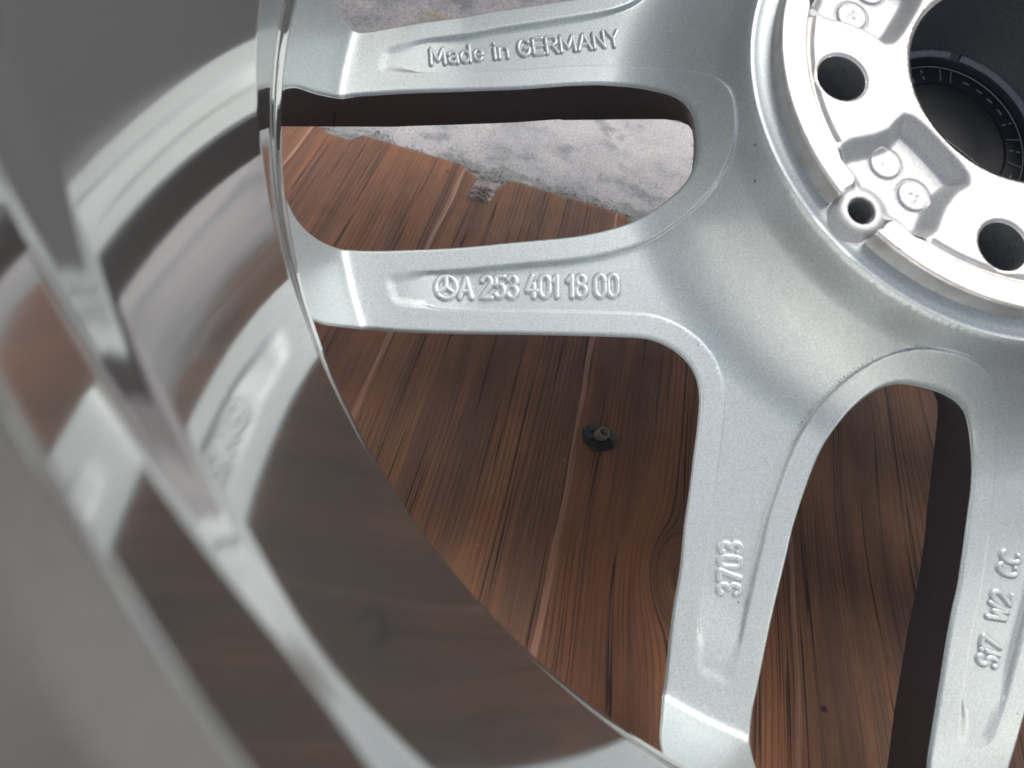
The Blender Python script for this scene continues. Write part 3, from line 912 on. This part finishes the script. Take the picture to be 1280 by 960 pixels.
for q in pocks:
    P.append(q)
    nn = np.roll(q, -1, 0) - np.roll(q, 1, 0); nn /= np.linalg.norm(nn, axis=1)[:, None]; nn = np.stack([nn[:, 1], -nn[:, 0]], 1)
    if in_poly(q[:1] + nn[:1] * 0.05, q)[0]: nn = -nn
    P += [q + nn * o for o in (0.15, 0.5, 1.1)]
g = np.arange(-76, 76, 1.5); gx, gy = np.meshgrid(g, g); P.append(np.stack([gx.ravel() + 0.3, gy.ravel() + 0.2], 1))
P = np.concatenate(P)
P = P[(np.hypot(P[:, 0], P[:, 1]) <= R_PAD + 1e-6) & (np.hypot(P[:, 0], P[:, 1]) >= R_BORE - 1e-6)]
V, Fp = tri_region(P, pad_inside)
zp = pad_z(V); npd = grad_normals(pad_z, V)
verts = list(map(tuple, np.c_[V, zp])); norms = list(map(tuple, npd)); faces = [tuple(f) for f in Fp]
# side of the pad, left out where the lug pockets break through
c = circ_pts(R_PAD, 1.2); ins = np.zeros(len(c), bool)
for q in pocks: ins |= in_poly(c, q)
o0 = len(verts); n = len(c)
for p in c:
    for z in (-1.0, -7.4):
        verts.append((p[0], p[1], z)); norms.append((p[0] / R_PAD, p[1] / R_PAD, 0.05))
for k in range(n):
    k2 = (k + 1) % n
    if ins[k] or ins[k2]: continue
    faces.append((o0 + 2 * k, o0 + 2 * k + 1, o0 + 2 * k2 + 1, o0 + 2 * k2))
pad = mesh_obj('mounting_pad', verts, faces, MACHINED, wheel, normals=norms)
# ledge ring round the pad (painted)
vs, fs = lathe([(73.9, -6.6), (76.5, -6.9), (78.6, -7.2), (79.5, -7.8), (80.05, float(base_z(np.array([80.0]))[0]) + 0.05)], 200)
mesh_obj('pad_ledge', vs, fs, SILVER, hub)

# cast lug pockets with pin boss and two round stamps
def pocket_z(P):
    q = pock0
    d = dist_poly(P, q, 12.0)
    z = -0.4 - 5.2 * smooth01(d / 5.5) ** 0.9
    rb = np.hypot(P[:, 0] - 69.0, P[:, 1])
    boss = -3.9 - 0.20 * np.maximum(rb - 5.2, 0) ** 1.9
    boss = boss - 0.8 * smooth01((4.4 - rb) / 0.8)
    out = smooth01((P[:, 0] - 63.0) / 3.0)
    zo = np.where(P[:, 0] > 66, np.maximum(boss, -9.0), z)
    k = 1.2
    h = np.clip(0.5 + 0.5 * (boss - z) / k, 0, 1)
    zs_ = z * (1 - h) + boss * h + k * h * (1 - h)
    zz = zs_ * (1 - out) + boss * out
    zz = np.where(rb < 4.3, np.minimum(zz, boss), zz)
    for cx, cy in ((50.6, -5.9), (51.3, 6.3)):
        rs = np.hypot(P[:, 0] - cx, P[:, 1] - cy)
        zz = zz + 0.30 * smooth01((4.9 - rs) / 0.6) - 0.28 * np.exp(-((rs - 5.1) / 0.35) ** 2)
        if cx < 51:
            zz = zz + 0.10 * np.exp(-((P[:, 0] - cx - 0.3) / 0.5) ** 2) * smooth01((2.2 - rs) / 0.7)
            zz = zz + 0.10 * np.exp(-((P[:, 1] - cy + 0.8) / 0.4) ** 2) * smooth01((1.8 - rs) / 0.7)
        else:
            u, v = (P[:, 0] - cx), (P[:, 1] - cy)
            for l0, l1 in (((-1.6, -0.9), (0.4, -1.5)), ((0.4, -1.5), (-0.9, 0.4)), ((-0.9, 0.4), (1.5, 0.2)), ((0.6, 1.1), (1.7, 0.9))):
                zz = zz + 0.14 * np.exp(-(dist_poly(np.stack([u, v], 1), np.array([l0, l1]), 3.0, False) / 0.35) ** 2)
    return zz
g = np.arange(33, 80, 0.6); gx, gy = np.meshgrid(g, np.arange(-20, 20, 0.6))
PP = np.concatenate([pock0, np.stack([gx.ravel() + 0.01 * gy.ravel(), gy.ravel()], 1), circ_pts(4.4, 0.4, (69, 0)), circ_pts(4.0, 0.4, (69, 0)), circ_pts(3.6, 0.4, (69, 0))]
                    + [circ_pts(r, 0.35, c) for c in ((50.6, -5.9), (51.3, 6.3)) for r in (4.4, 4.65, 4.9, 5.1, 5.3, 5.6)])
PP = PP[in_poly(PP, pock0) | (dist_poly(PP, pock0, 1.0) < 1e-6)]
Vq, Fq = tri_region(PP, lambda c: in_poly(c, pock0) & (np.hypot(c[:, 0] - 69.0, c[:, 1]) > 3.6))
Zq = pocket_z(Vq); Nq = grad_normals(pocket_z, Vq, 0.1, 5.0)
for k in range(5):
    Vr = rotp(Vq, 72 * k); a = math.radians(72 * k)
    Nr = np.stack([Nq[:, 0] * math.cos(a) - Nq[:, 1] * math.sin(a), Nq[:, 0] * math.sin(a) + Nq[:, 1] * math.cos(a), Nq[:, 2]], 1)
    vv = list(map(tuple, np.c_[Vr, Zq])); nn = list(map(tuple, Nr)); ff = [tuple(f) for f in Fq]
    # outer skirt of the boss
    pr = rotp(pock0, 72 * k); zr = pocket_z(pock0); r0 = np.hypot(pock0[:, 0], pock0[:, 1])
    o0 = len(vv); n = len(pr)
    cb = rotp([(69.0, 0)], 72 * k)[0]
    for p, z in zip(pr, zr):
        nx, ny = (p - cb) / max(np.linalg.norm(p - cb), 1e-6)
        vv += [(p[0], p[1], z), (p[0] + nx * 0.8, p[1] + ny * 0.8, -11.0)]; nn += [(nx * .9, ny * .9, .45), (nx, ny, 0.1)]
    for i in range(n):
        j = (i + 1) % n
        if r0[i] > 73.0 and r0[j] > 73.0: ff.append((o0 + 2 * i, o0 + 2 * j, o0 + 2 * j + 1, o0 + 2 * i + 1))
    o0 = len(vv)
    q0 = np.roll(pr, -1, 0) - np.roll(pr, 1, 0); q0 /= np.linalg.norm(q0, axis=1)[:, None]; q0 = np.stack([q0[:, 1], -q0[:, 0]], 1)
    if in_poly(pr[:1] + q0[:1] * 0.05, pr)[0]: q0 = -q0
    for p, z, nn_ in zip(pr, zr, q0):
        vv += [(p[0], p[1], z), (p[0] + nn_[0] * 0.9, p[1] + nn_[1] * 0.9, z - 1.0)]; nn += [(0, 0, 1), (0, 0, 1)]
    for i in range(n):
        j = (i + 1) % n
        ff.append((o0 + 2 * i, o0 + 2 * j, o0 + 2 * j + 1, o0 + 2 * i + 1))
    po = mesh_obj('cast_pocket', vv, ff, CAST, pad, normals=nn)
    vs, fs = lathe([(3.9, -4.2), (3.65, -4.6), (3.5, -5.4), (3.4, -14.0), (0.01, -14.0)], 32, tuple(cb))
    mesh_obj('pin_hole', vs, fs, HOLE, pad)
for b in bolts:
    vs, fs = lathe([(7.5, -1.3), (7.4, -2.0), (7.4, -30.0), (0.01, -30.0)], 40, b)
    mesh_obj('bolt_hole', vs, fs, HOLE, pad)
# centre bore and the back of the cap
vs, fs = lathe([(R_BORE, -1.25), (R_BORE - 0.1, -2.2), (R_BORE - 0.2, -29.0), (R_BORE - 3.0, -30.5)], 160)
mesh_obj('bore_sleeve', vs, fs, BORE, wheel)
vs, fs = lathe([(32.6, -29.6), (30.4, -30.4), (29.9, -31.6), (29.0, -31.9), (22.0, -32.0), (21.5, -32.3), (12.0, -32.3), (0.01, -32.3)], 160)
cap = mesh_obj('centre_cap', vs, fs, PLASTIC, wheel)
for k, (a0, a1) in enumerate(((96, 128), (133, 150), (153, 215), (222, 262), (270, 330), (340, 450))):
    vs, fs = lathe([(33.0, -29.4), (32.4, -28.5), (31.4, -28.6), (30.6, -29.9)], 60, a0=math.radians(a0), a1=math.radians(a1))
    mesh_obj('cap_clip', vs, fs, LIT_EDGE, cap)
for rr_, ww in ((21.7, 0.28), (28.0, 0.12)):
    vs, fs = lathe([(rr_ - ww, -32.4), (rr_ - ww * 0.6, -31.5), (rr_ + ww * 0.6, -31.5), (rr_ + ww, -32.4)], 160)
    mesh_obj('cap_ring', vs, fs, LIT_EDGE if ww < 0.2 else PLASTIC, cap)
def rib(a, r0, r1, wd, z0, z1, mt):
    ca, sa = math.cos(a), math.sin(a); rv = []
    for z, k in ((z0, 1.0), (z1, 0.7)):
        for r, t in ((r0, -wd * k), (r1, -wd * k), (r1, wd * k), (r0, wd * k)):
            rv.append((r * ca - t * sa, r * sa + t * ca, z))
    rf = [(4, 5, 6, 7), (0, 1, 5, 4), (1, 2, 6, 5), (2, 3, 7, 6), (3, 0, 4, 7)]
    mesh_obj('cap_rib', rv, rf, mt, cap, smooth=False)
rl = random.Random(3)
for k in range(30):
    a = math.radians(12 * k + rl.uniform(-2, 2)); q = rl.random()
    if q < 0.4: rib(a, 22.6, 27.4, 0.22, -32.4, -31.5, LIT_EDGE)
    elif q < 0.7: rib(a, 23.0, 24.3, 0.35, -32.4, -31.6, LIT_EDGE); rib(a, 25.6, 26.8, 0.35, -32.4, -31.6, LIT_EDGE)
    else: rib(a, 24.6, 25.1, 1.5, -32.4, -31.6, LIT_EDGE)
rib(math.radians(100), -21.3, 21.3, 0.16, -32.8, -32.0, LIT_EDGE)

# ------------------------------------------------------------------ raised cast lettering
def arc(cx, cy, rx, ry, a0, a1, n=14):
    return [(cx + rx * math.cos(math.radians(a0 + (a1 - a0) * i / n)), cy + ry * math.sin(math.radians(a0 + (a1 - a0) * i / n))) for i in range(n + 1)]
G = {
 'A': (.62, [[(0, 0), (.31, 1), (.62, 0)], [(.12, .32), (.50, .32)]]),
 'M': (.72, [[(0, 0), (.03, 1), (.36, .2), (.69, 1), (.72, 0)]]),
 'a': (.46, [arc(.23, .48, .21, .2, 160, 20, 8) + [(.45, .4), (.46, 0)], [(.45, .40), (.2, .38), (.04, .28), (.03, .14), (.14, .02), (.3, .03), (.45, .16)]]),
 'd': (.48, [arc(.23, .33, .22, .33, 0, 360, 20), [(.47, 0), (.47, 1)]]),
 'e': (.46, [[(.03, .36), (.44, .36)] + arc(.235, .34, .21, .33, 10, 320, 20)]),
 'i': (.08, [[(.04, 0), (.04, .66)], [(.04, .93), (.04, .95)]]),
 'n': (.44, [[(0, 0), (0, .66)], [(0, .42)] + arc(.22, .45, .21, .21, 150, 0, 8) + [(.43, 0)]]),
 'G': (.58, [arc(.29, .5, .29, .5, 40, 320, 22) + [(.56, .44), (.30, .44)]]),
 'E': (.48, [[(.47, 1), (0, 1), (0, 0), (.48, 0)], [(0, .52), (.42, .52)]]),
 'R': (.54, [[(0, 0), (0, 1), (.3, 1)] + arc(.3, .74, .22, .26, 80, -80, 10) + [(.28, .48), (0, .48)], [(.28, .48), (.54, 0)]]),
 'N': (.54, [[(0, 0), (.02, 1), (.52, 0), (.54, 1)]]),
 'Y': (.58, [[(0, 1), (.29, .48), (.58, 1)], [(.29, .48), (.29, 0)]]),
 '0': (.48, [arc(.24, .7, .24, .3, 0, 180, 12) + arc(.24, .3, .24, .3, 180, 360, 12) + [(.48, .7)]]),
 '1': (.26, [[(0, .74), (.22, 1), (.22, 0)]]),
 '2': (.5, [arc(.25, .73, .24, .27, 165, -25, 12) + [(0, 0), (.5, 0)]]),
 '3': (.48, [arc(.24, .76, .22, .24, 160, -80, 12), arc(.24, .27, .24, .27, 80, -160, 12)]),
 '4': (.52, [[(.30, 1), (0, .30), (.52, .30)], [(.38, .6), (.38, 0)]]),
 '5': (.48, [[(.46, 1), (.07, 1), (.04, .55)] + arc(.24, .33, .24, .31, 130, -150, 14)]),
 '7': (.48, [[(0, 1), (.48, 1), (.14, 0)]]),
 '8': (.48, [arc(.24, .76, .21, .24, -90, 270, 18), arc(.24, .27, .24, .27, 90, 450, 18)]),
 'S': (.48, [arc(.24, .75, .22, .25, 40, 250, 12) + arc(.24, .26, .23, .26, 80, -150, 12)]),
 'W': (.74, [[(0, 1), (.18, 0), (.37, .8), (.56, 0), (.74, 1)]]),
 'Z': (.5, [[(0, 1), (.5, 1), (0, 0), (.5, 0)]]),
 'C': (.5, [arc(.27, .5, .27, .5, 50, 310, 20)]),
 '*': (1.06, [arc(.53, .5, .53, .53, 0, 360, 36), [(.53, .5), (.53, .97)], [(.53, .5), (.13, .25)], [(.53, .5), (.93, .25)]]),
 ' ': (.22, []),
}
def lettering(text, p0, p1, height, rad, spoke, gap=0.20, space=None, bold=1.0, rise=0.95, n_sides=8):
    """text from p0 to p1 (baseline, mm), letters laid on the spoke's field"""
    p0, p1 = np.array(p0, float), np.array(p1, float)
    L = np.linalg.norm(p1 - p0); dx = (p1 - p0) / L; up = np.array([-dx[1], dx[0]])
    tot = sum((space if (c == ' ' and space) else G[c][0]) for c in text) + gap * (len(text) - 1)
    sx_ = L / (tot)
    vs, fs = [], []
    x = 0.0
    for ch in text:
        wd, strokes = G[ch]
        if ch == ' ' and space: wd = space
        for stl in strokes:
            P = np.array([p0 + dx * (x + a) * sx_ + up * b * height for a, b in stl])
            if len(P) < 2: continue
            seg = np.r_[0, np.cumsum(np.linalg.norm(np.diff(P, axis=0), axis=1))]
            n = max(3, int(seg[-1] / 0.28) + 1)
            s = np.linspace(0, seg[-1], n)
            Q = np.stack([np.interp(s, seg, P[:, k]) for k in (0, 1)], 1)
            r_ = np.hypot(Q[:, 0], Q[:, 1])
            zc = spoke_z(Q) - 0.10
            T = np.gradient(Q, axis=0); T /= np.maximum(np.linalg.norm(T, axis=1), 1e-9)[:, None]
            Nn = np.stack([-T[:, 1], T[:, 0]], 1)
            # rounded caps: extra rings shrinking to the ends
            ringsC = []
            for off, k in ((-1.0, 0.05), (-0.8, 0.6), (-0.45, 0.9)):
                ringsC.append((Q[0] + T[0] * off * rad, zc[0], Nn[0], k))
            for i in range(n): ringsC.append((Q[i], zc[i], Nn[i], 1.0))
            for off, k in ((0.45, 0.9), (0.8, 0.6), (1.0, 0.05)):
                ringsC.append((Q[-1] + T[-1] * off * rad, zc[-1], Nn[-1], k))
            o = len(vs)
            for c, z, nr, k in ringsC:
                for q in range(n_sides):
                    a = math.pi * q / (n_sides - 1)
                    # half-round bead with flared foot
                    ca, sa = math.cos(a), math.sin(a)
                    wdt = rad * k * (abs(ca) ** 0.9) * (1 if ca >= 0 else -1) * (1.25 if sa < 0.2 else 1.0)
                    pt = c + nr * wdt
                    vs.append((pt[0], pt[1], z + rise * (sa ** 0.8) * min(1, k + 0.1)))
            m_ = len(ringsC)
            for i in range(m_ - 1):
                for q in range(n_sides - 1):
                    fs.append((o + i * n_sides + q, o + i * n_sides + q + 1, o + (i + 1) * n_sides + q + 1, o + (i + 1) * n_sides + q))
        x += wd + gap
    return mesh_obj('raised_lettering', vs, fs, SILVER, spoke)

def spoke_at(deg):
    b = None
    for i in range(10):
        k, s = divmod(i, 2); sg = -1 if s == 0 else 1
        dd = abs((72 * k + sg * 21.5 - deg + 180) % 360 - 180)
        if b is None or dd < b[0]: b = (dd, i)
    return spokes[b[1]]
lettering('*A 253 401 18 00', (166.6, -65.2), (122.6, -28.6), 7.0, 0.98, spoke_at(-21), gap=0.17, space=0.16)
lettering('Made in GERMANY', (114.5, -132.6), (61.0, -96.2), 6.5, 0.86, spoke_at(-50), gap=0.19, space=0.2)
lettering('3703', (153.9, 64.4), (143.6, 53.6), 6.5, 1.0, spoke_at(21), gap=0.2)
lettering('Si7 W2 CC', (106.0, 133.6), (76.6, 114.3), 6.6, 1.0, spoke_at(50), gap=0.2, space=0.62)

# brown dirt caught in the crease where the web meets the band of an opening
cpoly = [p for p, ty, a in HOLES if ty == 'A' and a == 36][0]
cn = np.roll(cpoly, -1, 0) - np.roll(cpoly, 1, 0); cn /= np.linalg.norm(cn, axis=1)[:, None]; cn = np.stack([cn[:, 1], -cn[:, 0]], 1)
if in_poly(cpoly[:1] + cn[:1] * 0.3, cpoly)[0]: cn = -cn
rcp = np.hypot(cpoly[:, 0], cpoly[:, 1])
sel = np.where((rcp > 95) & (rcp < 122) & (np.degrees(np.arctan2(cpoly[:, 1], cpoly[:, 0])) < 30))[0]
gv, gf = [], []
rd = random.Random(11)
for k in range(240):
    i = sel[int(rd.random() ** 0.8 * (len(sel) - 1))]
    p = cpoly[i] + cn[i] * (8.1 + abs(rd.gauss(0, 0.55)))
    z = spoke_z(p[None])[0]
    sz = rd.uniform(0.07, 0.24); a = rd.uniform(0, 6.28); o = len(gv)
    for px, py, pz in ico:
        q = rd.uniform(0.7, 1.2) * sz
        gv.append((p[0] + (px * math.cos(a) - py * math.sin(a)) * q, p[1] + (px * math.sin(a) + py * math.cos(a)) * q, z + pz * q * 0.5))
    gf += [tuple(o + t for t in f) for f in icf]
def mat_brown():
    a = Mat('brown_dirt'); co = a.coords()
    a.l(a.ramp(a.noise(co, 900, 3), [(0.3, (0.06, 0.04, 0.028)), (0.7, (0.20, 0.14, 0.095))]), a.b.inputs['Base Color'])
    a.set(Roughness=0.9); return a.m
dd_ = mesh_obj('crease_dirt', gv, gf, mat_brown(), hub, smooth=False)
dd_['kind'] = 'stuff'
